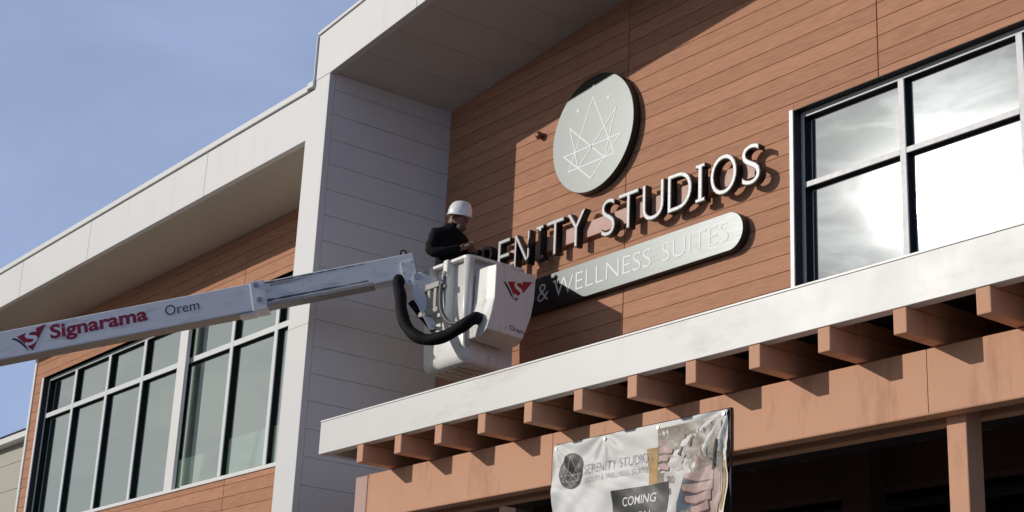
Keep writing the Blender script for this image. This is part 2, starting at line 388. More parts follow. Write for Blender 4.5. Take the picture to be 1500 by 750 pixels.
for x in (-6.16, -9.85, -2.5): Cn(MB().box(x-.002, x+.002, -2.1572, -2.15, 3.92, 4.325), 'seam', M['stone'], beam)
for x in (-6.122, 1.2):
    Cn(MB().box(x, x+.148, -2.038, -1.885, .14, 3.98), 'post', M['brown'], bevel=.008)

# ------------------------------------------------------------------ shop sign: raised letters on a raceway
let = thing('letter_sign', 'raised silver letters reading SERENITY STUDIOS in black returns on the wood wall', 'sign', (-11.9, 0, 7.1))
def Lt(o, parent=None):
    o.parent = parent or let
    if not parent: o.matrix_parent_inverse = Matrix.Translation((11.9, 0, -7.1))
    return o
rw = Lt(MB().box(-14.25, -9.66, -.06, -.001, 7.035, 7.205).build('raceway', M['race'], bevel=.004))
for x in (-11.3, -10.3): pass
zl0, zl1 = 6.939, 7.315
k9 = 1.0689
spec = [('S',-13.42,-13.21),('E',-13.14,-12.945),('R',-12.87,-12.65),('E',-12.59,-12.395),('N',-12.312,-12.075),('I',-11.965,-11.855),('T',-11.795,-11.537),('Y',-11.475,-11.212),
        ('S',-10.965,-10.775),('T',-10.72,-10.45),('U',-10.385,-10.105),('D',-10.045,-9.74),('I',-9.685,-9.575),('O',-9.497,-9.183),('S',-9.115,-8.905)]
def letter_mesh(ch, ext, grow, x0, x1):
    t = .046
    if ch == 'I':
        W = x1-x0; c = (x0+x1)/2; H = zl1-zl0; s = .03
        loop = [(x0,zl0),(x1,zl0),(x1,zl0+s),(c+t/2,zl0+s),(c+t/2,zl1-s),(x1,zl1-s),(x1,zl1),(x0,zl1),(x0,zl1-s),(c-t/2,zl1-s),(c-t/2,zl0+s),(x0,zl0+s)]
        if grow:
            lp = []
            for (x, z) in loop:
                dx = -grow if x < c else grow
                zc = (zl0+zl1)/2
                inner = abs(x-c) > t/2+.001 and abs(z-zc) < H/2-.001
                dz = (-grow if z < zc else grow)
                lp.append((x+dx, z+(dz if abs(z-zc) > H/2-.001 else -dz)))
            loop = lp
        mb = MB().prism([(x, z, -ext) for x, z in loop], (0,0,2*ext))
        me = bpy.data.meshes.new('letter'); me.from_pydata(mb.v, [], mb.f)
        bm = bmesh.new(); bm.from_mesh(me); bmesh.ops.recalc_face_normals(bm, faces=bm.faces); bm.to_mesh(me); bm.free()
        return me
    me = text_mesh(ch, 1.0, ext, grow*1.8-.014, res=6)
    oz = .006 if ch in 'SOU' else 0
    return fit_text(me, x0-grow, x1+grow, zl0-grow-(oz), zl1+grow+(oz if ch != 'U' else 0))
YLET = -.144
for ch, a, b in spec:
    a *= k9; b *= k9
    body = Lt(link('letter', letter_mesh(ch, .040, .004, a, b), M['black'], None, matrix=None))
    body.matrix_basis = WALL(YLET + .043)
    fa = link('letter_face', letter_mesh(ch, .0015, -.003, a, b), M['face'], body)
    fa.matrix_basis = Matrix.Translation((0,0,.0422))

# ------------------------------------------------------------------ round emblem sign
em = thing('emblem_sign', 'round grey sign with white line star above the raised letters', 'sign', (-11.966, 0, 8.169))
loc0 = Matrix.Translation((11.966, 0, -8.169))
def Em(o): o.parent = em; o.matrix_parent_inverse = loc0; return o
def disc(cx, cz, r, y0, y1, n=96):
    l0 = [(cx+r*math.cos(2*math.pi*i/n), y0, cz+r*math.sin(2*math.pi*i/n)) for i in range(n)]
    return MB().prism(l0, (0, y1-y0, 0))
Em(disc(-11.966, 8.169, .654, -.094, -.004).build('sign_can', M['black'], bevel=.003))
Em(disc(-11.966, 8.169, .648, -.098, -.0942).build('sign_face', M['panel']))
def stroke(mb, pts, w, y0, y1, closed=True):
    """mitred line of width w in the x-z plane"""
    n = len(pts); P = [Vector((p[0], p[1])) for p in pts]; inn = []; out = []
    for i in range(n):
        a, b, c = P[i-1], P[i], P[(i+1) % n]
        d1 = (b-a).normalized(); d2 = (c-b).normalized(); n1 = Vector((-d1.y, d1.x)); n2 = Vector((-d2.y, d2.x))
        m = (n1+n2)
        m = m/ max(m.length_squared, .16) * 2 * .5
        m = m * (1.0 if (n1+n2).length_squared > .16 else 1.0)
        inn.append(b + m*w*1.0); out.append(b - m*w*1.0)
    vs = [(p.x, y0, p.y) for p in inn] + [(p.x, y0, p.y) for p in out] + [(p.x, y1, p.y) for p in inn] + [(p.x, y1, p.y) for p in out]
    fs = []
    for i in range(n):
        j = (i+1) % n
        fs += [(i, j, n+j, n+i), (2*n+i, 2*n+j, j, i), (n+i, n+j, 3*n+j, 3*n+i), (2*n+j, 2*n+i, 3*n+i, 3*n+j)]
    mb.add(vs, fs)
ks = 1.0638; cx, cz = -11.966, 8.169
Pn = lambda *q: [(cx+x*ks, cz+z*ks) for x, z in q]
for i, poly in enumerate([Pn((0,.382),(-.344,-.318),(.344,-.0+-.318)), Pn((-.425,-.138),(.425,-.138),(0,-.481)), Pn((-.346,.146),(-.2,-.318),(.346,.146),(.2,-.318))]):
    if i == 0: poly = Pn((0,.382),(-.344,-.318),(.344,-.318))
    mb = MB(); stroke(mb, poly, .016, -.0996-.0004*i, -.0981); Em(mb.build('star_line', M['vinylW']))
for (x, z) in ((0,.50),(-.232,.304),(.232,.304)):
    Em(disc(cx+x*ks, cz+z*ks, .02, -.0994, -.0981, 20).build('star_dot', M['vinylW']))

# ------------------------------------------------------------------ pill shaped sign
ps = thing('pill_sign', 'long pill shaped grey sign with thin white lettering below the raised letters', 'sign', (-11.9, 0, 6.57))
def Ps(o): o.parent = ps; o.matrix_parent_inverse = Matrix.Translation((11.9, 0, -6.57)); return o
def pill(x0, x1, zc, r, y0, y1):
    l = [(x1-r+r*math.cos(t), y0, zc+r*math.sin(t)) for t in [R(-90+180*i/32) for i in range(33)]]
    l += [(x0+r+r*math.cos(t), y0, zc+r*math.sin(t)) for t in [R(90+180*i/32) for i in range(33)]]
    return MB().prism(l, (0, y1-y0, 0))
Ps(pill(-14.02, -9.78, 6.571, .187, -.088, -.003).build('sign_can', M['black'], bevel=.003))
Ps(pill(-14.016, -9.784, 6.571, .183, -.092, -.0882).build('sign_face', M['panel']))
for word, a, b in (('BEAUTY', -13.80, -12.93), ('&', -12.79, -12.605), ('WELLNESS', -12.52, -11.02), ('SUITES', -10.86, -9.966)):
    me = fit_text(text_mesh(word, 1, .001, -.012), a, b, 6.484, 6.674)
    o = Ps(link('lettering', me, M['vinylW'])); o.matrix_basis = WALL(-.0935)

# small brown fixture on the wall
fx = thing('wall_fixture', 'small round brown fixture on the siding left of the round sign', 'fixture', (-12.94, 0, 8.45))
def dome(c, r, ax, n=20, m=7, flat=.7):
    loops = []
    ax = Vector(ax); u = ax.orthogonal().normalized(); w_ = ax.cross(u)
    for i in range(m):
        t = (math.pi/2)*i/(m-.6); rr = r*math.cos(t); h = r*flat*math.sin(t)
        loops.append([Vector(c)+ax*h+(u*math.cos(2*math.pi*k/n)+w_*math.sin(2*math.pi*k/n))*rr for k in range(n)])
    return MB().loft(loops)
dome((0,-.05,0), .046, (0,-1,0)).build('dome', M['rust'], fx, smooth=True)
MB().tube([(0,-.002,0),(0,-.05,0)], .038, 20).build('base', M['rust'], fx, smooth=False)

# ------------------------------------------------------------------ neighbouring building
nb = thing('neighbour_building', 'olive panelled building with white eave and grey roof at far left', 'building', (-45, 6, 0))
def Nb(o): o.parent = nb; o.matrix_parent_inverse = Matrix.Translation((45, -6, 0)); return o
w = MB(); z = 0
for z0, z1 in [(0.02 + .635*i, .02+.635*(i+1)) for i in range(13)] + [(8.275, 8.70)]: w.box(-62, -35.0, 3.0, 12, z0+.006, z1-.006)
w.box(-61.98, -35.02, 3.02, 11.98, 0, 8.6)
Nb(w.build('wall', M['olive']))
Nb(MB().box(-62.4, -34.8, 2.75, 12.3, 8.70, 8.86).build('eave', M['trim'], bevel=.01))
w = MB().add([(-62.5,2.7,8.862),(-34.7,2.7,8.862),(-34.7,12.4,8.862),(-62.5,12.4,8.862),(-56,7.5,11.0),(-41,7.5,11.0)], [(3,2,1,0),(0,1,5,4),(1,2,5),(2,3,4,5),(3,0,4)])
Nb(w.build('roof', M['roof']))

# ------------------------------------------------------------------ things seen inside the left window
GL = 'pale boards leaning inside the left window'
def board(x, wd, z0, h, y, label):
    o = MB().box(-wd/2, wd/2, -.02, .02, 0, h).build('board', M['board'], None, bevel=.004)
    o.location = (x, y, z0); o.rotation_euler = (R(-6), 0, 0); tag(o, label, 'board', GL)
board(-20.7, 1.1, 4.92, .95, -.20, 'pale board leaning behind the glass, left of the white window post')
board(-18.95, 1.3, 4.92, 1.05, -.20, 'pale board behind the glass just right of the white window post')
board(-17.75, .95, 4.92, 1.05, -.20, 'pale board behind the rightmost glass, beside the white pier')

# ------------------------------------------------------------------ boom lift
bl = thing('boom_lift', 'white telescopic boom lift carrying a fibreglass bucket up to the sign', 'boom lift', (-16, -5, 0))
BLI = Matrix.Translation((16, 5, 0))
KS = 1.0251; CAMP = Vector((0,-10,1.6))
def settle(e):
    e.location = CAMP + KS*(Vector(e.location) - CAMP); e.scale = (KS,)*3
KI = (Matrix.Translation(CAMP) @ Matrix.Scale(KS, 4) @ Matrix.Translation(-CAMP)).inverted()
def Bl(o): o.parent = bl; o.matrix_parent_inverse = BLI; return o
T0 = Vector((-13.076,-1.5,6.788)); BA = Vector((.641,.734,.224)).normalized(); BN = Vector((.753,-.658,0)).normalized(); BB = BN.cross(BA)
if BB.z < 0: BB = -BB
BM = frame(T0, BA, BB, BN)                 # local x along the boom, y up, z towards the street side
def boombox(mb, x0, x1, y0, y1, z0, z1): mb.box(x0, x1, y0, y1, z0, z1)
outer = MB(); outer.box(-9.0, -1.58, -.300, -.002, -.205, 0)
outer = Bl(outer.build('outer_boom', M['boom'], bevel=.012, seg=3, matrix=BM))
cl = MB(); cl.box(-1.70, -1.555, -.312, .008, -.21, .012); cl.box(-1.86, -1.69, -.325, -.305, -.19, -.015)
cl.build('collar', M['boom'], outer, bevel=.008)
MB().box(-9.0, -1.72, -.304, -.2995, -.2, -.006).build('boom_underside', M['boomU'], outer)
bo = MB()
for (x, y) in ((-1.638,-.04),(-1.62,-.20)):
    bo.tube([(x,y,.008),(x,y,.03)], .030, 6); bo.tube([(x,y,.03),(x,y,.042)], .014, 8)
bo.build('bolt', M['bolt'], outer)
inner = Bl(MB().box(-1.70, -.004, -.262, -.006, -.195, -.018).build('inner_boom', M['boom'], bevel=.012, seg=3, matrix=BM))
e = MB().prism([(-.5,-.255,-.016),(-.004,-.255,-.016),(-.004,-.006,-.016),(-.5,-.006,-.016)], (0,0,.004)); 
MB().box(-1.6, -.455, -.276, -.240, -.19, -.010).build('slide_rail', M['boomU'], inner, bevel=.004)
def ragged(x0, x1, yc, wmax, seed):
    rd = random.Random(seed); n = 26; top = []; bot = []
    for i in range(n+1):
        x = x0+(x1-x0)*i/n; s = (.35+.65*rd.random())*wmax*(1-.55*i/n); top.append((x, yc+s*.5, -.0172)); bot.append((x, yc-s*.5, -.0172))
    return MB().prism(top+bot[::-1], (0,0,.0012))
ragged(-1.55, -.51, -.026, .022, 1).build('wear_strip', M['wear'], inner)
ragged(-1.55, -.50, -.216, .034, 2).build('wear_strip', M['wear'], inner)
MB().prism([(-1.5,-.038,-.0172),(-1.32,-.036,-.0172),(-1.1,-.05,-.0172),(-1.28,-.07,-.0172),(-1.5,-.075,-.0172)], (0,0,.001)).build('wear_patch', M['boomU'], inner)
pl = MB().prism([(-.150,-.105,-.017),(-.135,-.092,-.017),(-.03,-.092,-.017),(-.008,-.11,-.017),(-.006,-.25,-.017),(-.045,-.335,-.017),(-.085,-.35,-.017),(-.125,-.335,-.017),(-.150,-.22,-.017)], (0,0,.02))
pl = pl.build('end_plate', M['boom'], inner, bevel=.004)
bo = MB()
for (x, y, r) in ((-.13,-.115,.009),(-.03,-.11,.009),(-.125,-.215,.009),(-.085,-.315,.017)): bo.tube([(x,y,.004),(x,y,.014)], r, 8)
bo.build('bolt', M['bolt'], inner)
rg = MB(); ring = [(-.108+.03*math.cos(t), .036+.03*math.sin(t), -.1) for t in [2*math.pi*i/18 for i in range(19)]]
rg.tube(ring, .008, 8); rg.build('eye_ring', M['hose'], inner, smooth=True)
# lettering and mark on the boom
def boom_text(s, x0, x1, y0, y1, m, off, parent, lift=.0012):
    me = fit_text(text_mesh(s, 1, .0006, off), x0, x1, y0, y1)
    o = link('lettering', me, m, parent); o.matrix_basis = Matrix.Translation((0,0,lift)); return o
boom_text('Signarama', -3.785, -2.775, -.232, -.035, M['red'], .030, outer)
boom_text('Orem', -2.592, -2.240, -.176, -.070, M['navy'], -.004, outer)
def mark(parent, P, S, lift, red, paint, navy, flip=False):
    """red inverted triangle crossed by a letter S, with a dark swoosh; P: tl, tr, bottom ; S: box of the S"""
    tl, tr, bt, sw = P
    MB().prism([(tl[0],tl[1],lift),(bt[0],bt[1],lift),(tr[0],tr[1],lift)], (0,0,.0006)).build('mark_triangle', red, parent)
    me = fit_text(text_mesh('S', 1, .0004, .022), *S)
    sh = (tr[1]-tl[1])/(tr[0]-tl[0]); xm = (S[0]+S[1])/2
    for v in me.vertices: v.co.y += (v.co.x-xm)*sh
    o = link('mark_letter', me, paint, parent); o.matrix_basis = Matrix.Translation((0,0,lift+.0012))
    n = len(sw)
    MB().prism([(x,y,lift) for x, y in sw], (0,0,.0006)).build('mark_swoosh', navy, parent)
mark(outer, ((-4.128,-.092),(-3.815,-.012),(-3.978,-.27), [(-4.186,-.108),(-4.16,-.098),(-4.12,-.118),(-4.075,-.162),(-4.04,-.21),(-4.018,-.272),(-4.05,-.228),(-4.09,-.178),(-4.135,-.135)]),
     (-4.045,-3.915,-.205,-.045), .0012, M['red'], M['boom'], M['navy'])
# bracket between boom end and bucket
br = MB().prism([(-.035,-.247,.008),(.05,-.252,.008),(.189,-.345,.008),(.165,-.495,.008),(.045,-.456,.008),(.100,-.80,.008),(.088,-.85,.008),(.055,-.868,.008),(.03,-.86,.008),(-.083,-.467,.008)], (0,0,.018))
br = Bl(br.build('bracket', M['steel'], bevel=.004, matrix=BM))
b2 = MB().prism([(-.035,-.247,-.19),(.05,-.252,-.19),(.17,-.345,-.19),(.165,-.495,-.19),(.045,-.456,-.19),(.094,-.80,-.19),(.055,-.866,-.19),(-.083,-.467,-.19)], (0,0,.018)).build('rear_bracket', M['steel'], br, bevel=.004)
bo = MB().tube([(.003,-.284,-.2),(.003,-.284,.036)], .024, 14).tube([(.003,-.284,.03),(.003,-.284,.046)], .036, 6).tube([(.07,-.825,-.2),(.07,-.825,.036)], .02, 12).tube([(.075,-.75,.02),(.075,-.75,.034)], .012, 8)
bo.build('pin', M['bolt'], br)
cy = MB().tube([(-.115,-.505,-.08),(-.02,-.70,-.08)], .034, 12).tube([(-.02,-.70,-.08),(.06,-.85,-.08)], .028, 12)
cy.build('levelling_cylinder', M['hose'], br, smooth=True)
def spl(pts, n=8):
    P = [Vector(p) for p in pts]; out = []
    for i in range(len(P)-1):
        a, b, c, d = P[max(i-1,0)], P[i], P[i+1], P[min(i+2,len(P)-1)]
        for k in range(n):
            t = k/n; out.append(.5*((2*b)+(c-a)*t+(2*a-5*b+4*c-d)*t*t+(3*b-a-3*c+d)*t**3))
    return out + [P[-1]]
hpts = spl([(-.19,-.24,-.06),(-.205,-.34,.0),(-.196,-.48,.08),(-.203,-.645,.16),(-.180,-.83,.25),(-.10,-.985,.33),(.03,-1.075,.40),(.20,-1.09,.47),(.36,-1.055,.54),(.475,-1.015,.57),(.535,-.99,.52),(.565,-.97,.30)])
hs = MB().tube(hpts, [.060+.003*math.sin(i*.5) for i in range(len(hpts))], 16)
Bl(hs.build('hose', M['hose'], smooth=True, matrix=BM))

# bucket, square to the building
bx0, bx1, by0, by1, bz0, bz1 = -13.20, -12.42, -1.25, -.64, 5.555, 6.625
def rrect(x0, x1, y0, y1, z, r, n=5):
    l = []
    for (cx_, cy_, a0) in ((x1-r,y1-r,0),(x0+r,y1-r,90),(x0+r,y0+r,180),(x1-r,y0+r,270)):
        for i in range(n+1):
            t = R(a0+90*i/n); l.append((cx_+r*math.cos(t), cy_+r*math.sin(t), z))
    return l
bk = MB(); t_ = .025
loops = []
for z, ins in ((bz0,.05),(bz0+.012,.025),(bz0+.045,.006),(bz0+.09,0)): loops.append(rrect(bx0+ins+.03, bx1-ins, by0+ins, by1-ins, z, .06))
loops.append(rrect(bx0-.03, bx1, by0-.01, by1+.01, bz1-.02, .06))
loops.append(rrect(bx0-.03+t_, bx1-t_, by0-.01+t_, by1+.01-t_, bz1-.02, .045))
loops.append(rrect(bx0+t_+.03, bx1-t_, by0+t_, by1-t_, bz0+.06, .045))
bk.loft(loops)
bucket = Bl(bk.build('bucket', M['fibre'], smooth=True))
bucket.data.polygons.foreach_set('use_smooth', [abs(p.normal.z) < .5 for p in bucket.data.polygons])
fl = MB()
for i in range(5): fl.box(bx0+.12+i*.125, bx0+.20+i*.125, by0+.09, by1-.06, bz0-.016, bz0+.004)
fl.build('floor_rib', M['fibreD'], bucket, bevel=.006)
rim = MB()
o0 = rrect(bx0-.085, bx1+.075, by0-.07, by1+.06, bz1-.022, .08); o1 = rrect(bx0-.085, bx1+.075, by0-.07, by1+.06, bz1+.012, .08)
i1 = rrect(bx0+.0, bx1-.03, by0+.02, by1-.02, bz1+.012, .05); i0 = rrect(bx0+.0, bx1-.03, by0+.02, by1-.02, bz1-.022, .05)
rim.loft([i0, o0, o1, i1, i0], cap=False); rim.build('rim', M['fibre'], bucket, bevel=.006)
ribs = []
for (xa, xb, z_lo, dp) in ((-13.045,-12.985,5.80,.075),(-12.735,-12.66,5.80,.095)):
    m = MB().prism([(xa,by0+.01,z_lo),(xa,by0-.004,z_lo+.02),(xa,by0-dp,z_lo+.30),(xa,by0-dp-.005,bz1+.014),(xa,by0+.01,bz1+.014)], (xb-xa,0,0))
    m.build('rib', M['fibre'], bucket, bevel=.008)
MB().tube([(-12.40,-1.245,5.72),(-12.395,-1.27,6.0),(-12.385,-1.275,bz1-.024)], [.03,.05,.055], 16).build('corner_column', M['fibre'], bucket, smooth=True)
# leveling frame on the lit face
fm = MB()
fm.box(-13.10,-12.72, by0-.15, by0-.09, 6.36, 6.42).box(-13.10,-12.72, by0-.15, by0-.09, 6.10, 6.15)
fm.box(-12.93,-12.88, by0-.14, by0-.095, 6.151, 6.359).box(-12.82,-12.77, by0-.14, by0-.095, 6.151, 6.359)
fm.box(-13.02,-12.99, by0-.12, by0-.012, 6.37, 6.41)
fm.build('mounting_frame', M['boomU'], bucket, bevel=.005)
MB().tube(spl([(-12.71,-1.37,6.42),(-12.70,-1.38,6.25),(-12.66,-1.38,6.08),(-12.56,-1.36,5.96),(-12.45,-1.33,5.93)]), .022, 10).build('cable', M['wear'], bucket, smooth=True)
vb = MB().tube([(-12.715,-1.375,6.39),(-12.66,-1.375,6.39)], .02, 8).tube([(-12.69,-1.36,6.33),(-12.69,-1.36,6.47)], .016, 8).box(-12.735,-12.64,-1.372,-1.35,6.34,6.37)
vb.tube([(-12.695,-1.36,6.50),(-12.695,-1.335,6.50)], .022, 10)
vb.build('valve', M['wear'], bucket)
# control cover on the street side
YZ = [(-.992,6.596),(-.492,6.580),(-.502,6.319),(-.534,6.14),(-.628,5.888),(-1.086,5.907),(-1.037,6.061),(-.997,6.246)]
inn = [(-1.000,6.604),(-.48,6.604),(-.49,6.319),(-.53,6.12),(-.59,5.845),(-1.035,5.872),(-1.045,5.985),(-1.005,6.246)]
cv = MB().loft([[(-12.66,y,z) for y, z in inn],[(-12.45,y,z) for y, z in inn],[(-12.31,y,z) for y, z in YZ]])
cover = cv.build('control_cover', M['fibre'], bucket, bevel=.012, seg=3)
cover.matrix_parent_inverse = KI
CM = frame((-12.31,0,0), (0,1,0), (0,0,1), (1,0,0))
holder = fit_text(text_mesh('Orem', 1, .0006, -.002), -.80, -.622, 5.948, 6.0)
for v in holder.vertices: v.co.y -= (v.co.x+.79)*.09
lo = link('lettering', holder, M['navy'], cover); lo.matrix_basis = CM @ Matrix.Translation((0,0,.003))
tl, tr, bt = (-.847,6.440), (-.535,6.505), (-.735,6.255)
n_ = MB().prism([(-12.3075,tl[0],tl[1]),(-12.3075,bt[0],bt[1]),(-12.3075,tr[0],tr[1])], (.0006,0,0)).build('mark_triangle', M['redB'], cover)
me = fit_text(text_mesh('S', 1, .0004, .012), -.765,-.655,6.295,6.49)
for v in me.vertices: v.co.y += (v.co.x+.70)*.25
o = link('mark_letter', me, M['fibre'], cover); o.matrix_basis = CM @ Matrix.Translation((0,0,.0042))
MB().prism([(-12.3075,y,z) for y, z in [(-.905,6.432),(-.875,6.428),(-.83,6.38),(-.79,6.32),(-.76,6.258),(-.80,6.30),(-.845,6.36),(-.88,6.405)]], (.0006,0,0)).build('mark_swoosh', M['black'], cover)

# ------------------------------------------------------------------ worker
pe = thing('person', 'worker in black jacket and white hard hat standing in the lift bucket', 'person', (-13.0, -1.03, 5.62))
E1 = Vector((.609,.793,0)).normalized(); E3 = Vector((-E1.y, E1.x, 0)); 
BASE = Vector((-12.9,-.95,0)) + E3*.06
def W(a, c, z): return BASE + E1*a + E3*c + Vector((0,0,z))      # a: along the wall side, c: away from the street, z: height
V = []; RAD = []; Ed = []
def node(p, r, par=None):
    V.append(tuple(p)); RAD.append(r); i = len(V)-1
    if par is not None: Ed.append((par, i))
    return i
rt = node(W(-.19,.0,6.46), (.17,.14))
s1 = node(W(-.195,.0,6.66), (.165,.14), rt); s2 = node(W(-.195,-.005,6.86), (.175,.145), s1); s3 = node(W(-.185,-.01,7.035), (.175,.14), s2)
nk = node(W(-.165,-.02,7.12), (.105,.10), s3); nk2 = node(W(-.145,-.03,7.175), (.076,.078), nk)
hd = node(W(-.112,-.05,7.235), (.094,.096), nk2); hd2 = node(W(-.10,-.055,7.31), (.085,.088), hd)
chin = node(W(-.058,-.085,7.13), (.050,.050), hd)
nose = node(W(-.018,-.10,7.205), (.014,.016), hd)
# right arm (near the street), left arm
sh = node(W(-.335,-.10,7.035), (.085,.08), s3); el = node(W(-.375,-.17,6.815), (.066,.066), sh); e2 = node(W(-.29,-.22,6.795), (.06,.06), el); wr_ = node(W(-.09,-.235,6.845), (.04,.04), e2)
def hand(w_, d, up, side):
    d = Vector(d).normalized(); s_ = Vector(side).normalized(); u = Vector(up).normalized(); p0 = Vector(V[w_])
    palm = node(p0 + d*.05, (.034,.022), w_); kn = p0 + d*.085
    for k, (o_, L_) in enumerate(((-.030,.060),(-.010,.072),(.011,.068),(.031,.052))):
        a = node(kn + s_*o_, (.0095,.0095), palm); b = node(kn + s_*o_ + d*L_*.55 + u*.012, (.0088,.0088), a); node(kn + s_*o_ + d*L_*.9 + u*.034, (.0075,.0075), b)
    a = node(p0 + d*.045 - s_*.045 + u*.012, (.011,.011), palm); node(p0 + d*.085 - s_*.048 + u*.032, (.0095,.0095), a)
hand(wr_, E1*.95+E3*.1+Vector((0,0,.12)), (0,0,1), E3*1.0+E1*.1)
sl = node(W(-.045,.08,7.035), (.08,.075), s3); el2 = node(W(.01,.06,6.85), (.06,.06), sl); wl_ = node(W(.05,-.11,6.87), (.04,.04), el2)
hand(wl_, -E1*.1-E3*.9+Vector((0,0,.05)), (0,0,1), E1)
legs0 = len(V)
for c in (-.10, .10):
    h = node(W(-.19+.03*(1 if c>0 else -1), c, 6.38), (.10,.10), rt); kne = node(W(-.17, c*1.05, 6.02), (.07,.07), h); an = node(W(-.20, c*1.1, 5.70), (.05,.055), kne); node(W(-.10, c*1.15, 5.655), (.04,.035), an)
me = bpy.data.meshes.new('body'); me.from_pydata(V, Ed, [])
ob = bpy.data.objects.new('body', me); COL.objects.link(ob)
sk = ob.modifiers.new('skin', 'SKIN'); sk.use_smooth_shade = True
if not me.skin_vertices: 
    me.skin_vertices
lay = me.skin_vertices[0].data if me.skin_vertices else None
if lay:
    for i, r in enumerate(RAD): lay[i].radius = r; lay[i].use_root = (i == 0)
ss = ob.modifiers.new('sub', 'SUBSURF'); ss.levels = 2; ss.render_levels = 2
dg = bpy.context.evaluated_depsgraph_get(); dg.update()
me2 = bpy.data.meshes.new_from_object(ob.evaluated_get(dg)); bpy.data.objects.remove(ob)
for v in me2.vertices:
    c_ = v.co
    if 6.5 < c_.z < 7.12:
        q_ = c_ - W(-.19,0,c_.z); n_ = q_.normalized()
        v.co = c_ + n_*(.007*math.sin(c_.z*62+q_.dot(E1)*30) + .006*math.sin(c_.z*33-q_.dot(E3)*40+1.3))
me2.materials.clear()
for m in ('jacket','skin','jeans'): me2.materials.append(M[m])
SKN = set(range(nk2, nose+1)) | set(range(wr_+1, sl)) | set(range(wl_+1, legs0))
VV = [Vector(v) for v in V]
for p in me2.polygons:
    c = p.center; p.use_smooth = True
    k = min(range(len(VV)), key=lambda q: (c-VV[q]).length - .6*RAD[q][0])
    p.material_index = 2 if c.z < 6.42 else (1 if k in SKN else 0)
body = bpy.data.objects.new('body', me2); COL.objects.link(body); body.parent = pe
PI_ = Matrix.Translation(-Vector(pe.location)); body.matrix_parent_inverse = PI_
def Pe(o): o.parent = pe; o.matrix_parent_inverse = PI_; return o
# hard hat: dome, ridge, brim with a peak to the front
HF = (E1*.80 - E3*.60).normalized(); HS = Vector((0,0,1)).cross(HF).normalized()
hatc = W(-.10,-.055,7.272); tilt = R(11)
HU = (Vector((0,0,1))*math.cos(tilt) + HF*math.sin(tilt)).normalized(); HF2 = HS.cross(HU).normalized()
if HF2.dot(HF) < 0: HF2 = -HF2
hm = MB(); n = 32; loops = []
prof = [(1.0,-.012),(1.0,.0),(.985,.035),(.93,.075),(.80,.112),(.58,.137),(.30,.150),(.06,.154)]
for s_, h in prof:
    loops.append([hatc + HF2*(.137*s_*math.cos(2*math.pi*k/n)) + HS*(.116*s_*math.sin(2*math.pi*k/n)) + HU*(h + (.008 if abs(math.sin(2*math.pi*k/n)) < .25 and .05 < h < .15 else 0)) for k in range(n)])
hm.loft(loops)
brim = [[], []]
for k in range(n):
    t = 2*math.pi*k/n; ex = 1.05 + .22*max(0, math.cos(t))**2
    for j, (s_, h) in enumerate(((.97,-.006),(ex,-.016))):
        brim[j].append(hatc + HF2*(.137*s_*math.cos(t)) + HS*(.116*(1.05 if j else .97)*math.sin(t)) + HU*h)
hm.loft([brim[0], brim[1], [p - HU*.006 for p in brim[1]], [p - HU*.006 for p in brim[0]]], cap=False)
Pe(hm.build('hard_hat', M['hat'], smooth=True))
# hair at the nape, ears, beard, collar
hr = MB(); loops = []
for h, s_ in ((-.052,.62),(-.03,.80),(.0,.86)):
    loops.append([hatc - HF2*.012 + HF2*(.112*s_*math.cos(t)) + HS*(.105*s_*math.sin(t)) + HU*h for t in [R(100+160*k/12) for k in range(13)]])
hr.loft(loops, cap=False); Pe(hr.build('hair', M['hair'], smooth=True))
ea = MB()
for sg in (1,-1): ea.tube([hatc+HS*sg*.082-HU*.028, hatc+HS*sg*.098-HU*.048, hatc+HS*sg*.088-HU*.075], [.012,.020,.010], 10)
Pe(ea.build('ears', M['skin'], smooth=True))
bd = MB(); loops = []
for i_ in range(7):
    t_ = -math.pi/2 + math.pi*(i_+.5)/7
    loops.append([W(-.074,-.078,7.128) + E1*(.056*math.cos(t_)*math.cos(q)) + E3*(.056*math.cos(t_)*math.sin(q)) + Vector((0,0,.046*math.sin(t_))) for q in [2*math.pi*k/14 for k in range(14)]])
bd.loft(loops); Pe(bd.build('beard', M['beard'], smooth=True))
co = MB(); loops = []
for h, s_ in ((.0,1.15),(.035,1.0),(.065,1.02),(.06,.9)):
    loops.append([W(-.185,-.005,7.055+h) + E1*(.105*s_*math.cos(t)) + E3*(.100*s_*math.sin(t)) for t in [2*math.pi*k/20 for k in range(20)]])
co.loft(loops, cap=False); Pe(co.build('collar', M['jacket'], smooth=True))
settle(pe); settle(bl)
# pale object in his hand
ph = MB().box(-.05,.05,-.004,.004,-.012,.012).build('paper_slip', M['vinylW'], None, bevel=.002)
ph.location = CAMP + KS*(W(.022,-.235,6.893) - CAMP); ph.rotation_euler = (R(35), R(-32), R(52)); tag(ph, 'small white slip held in the hands of the worker in the bucket', 'slip')

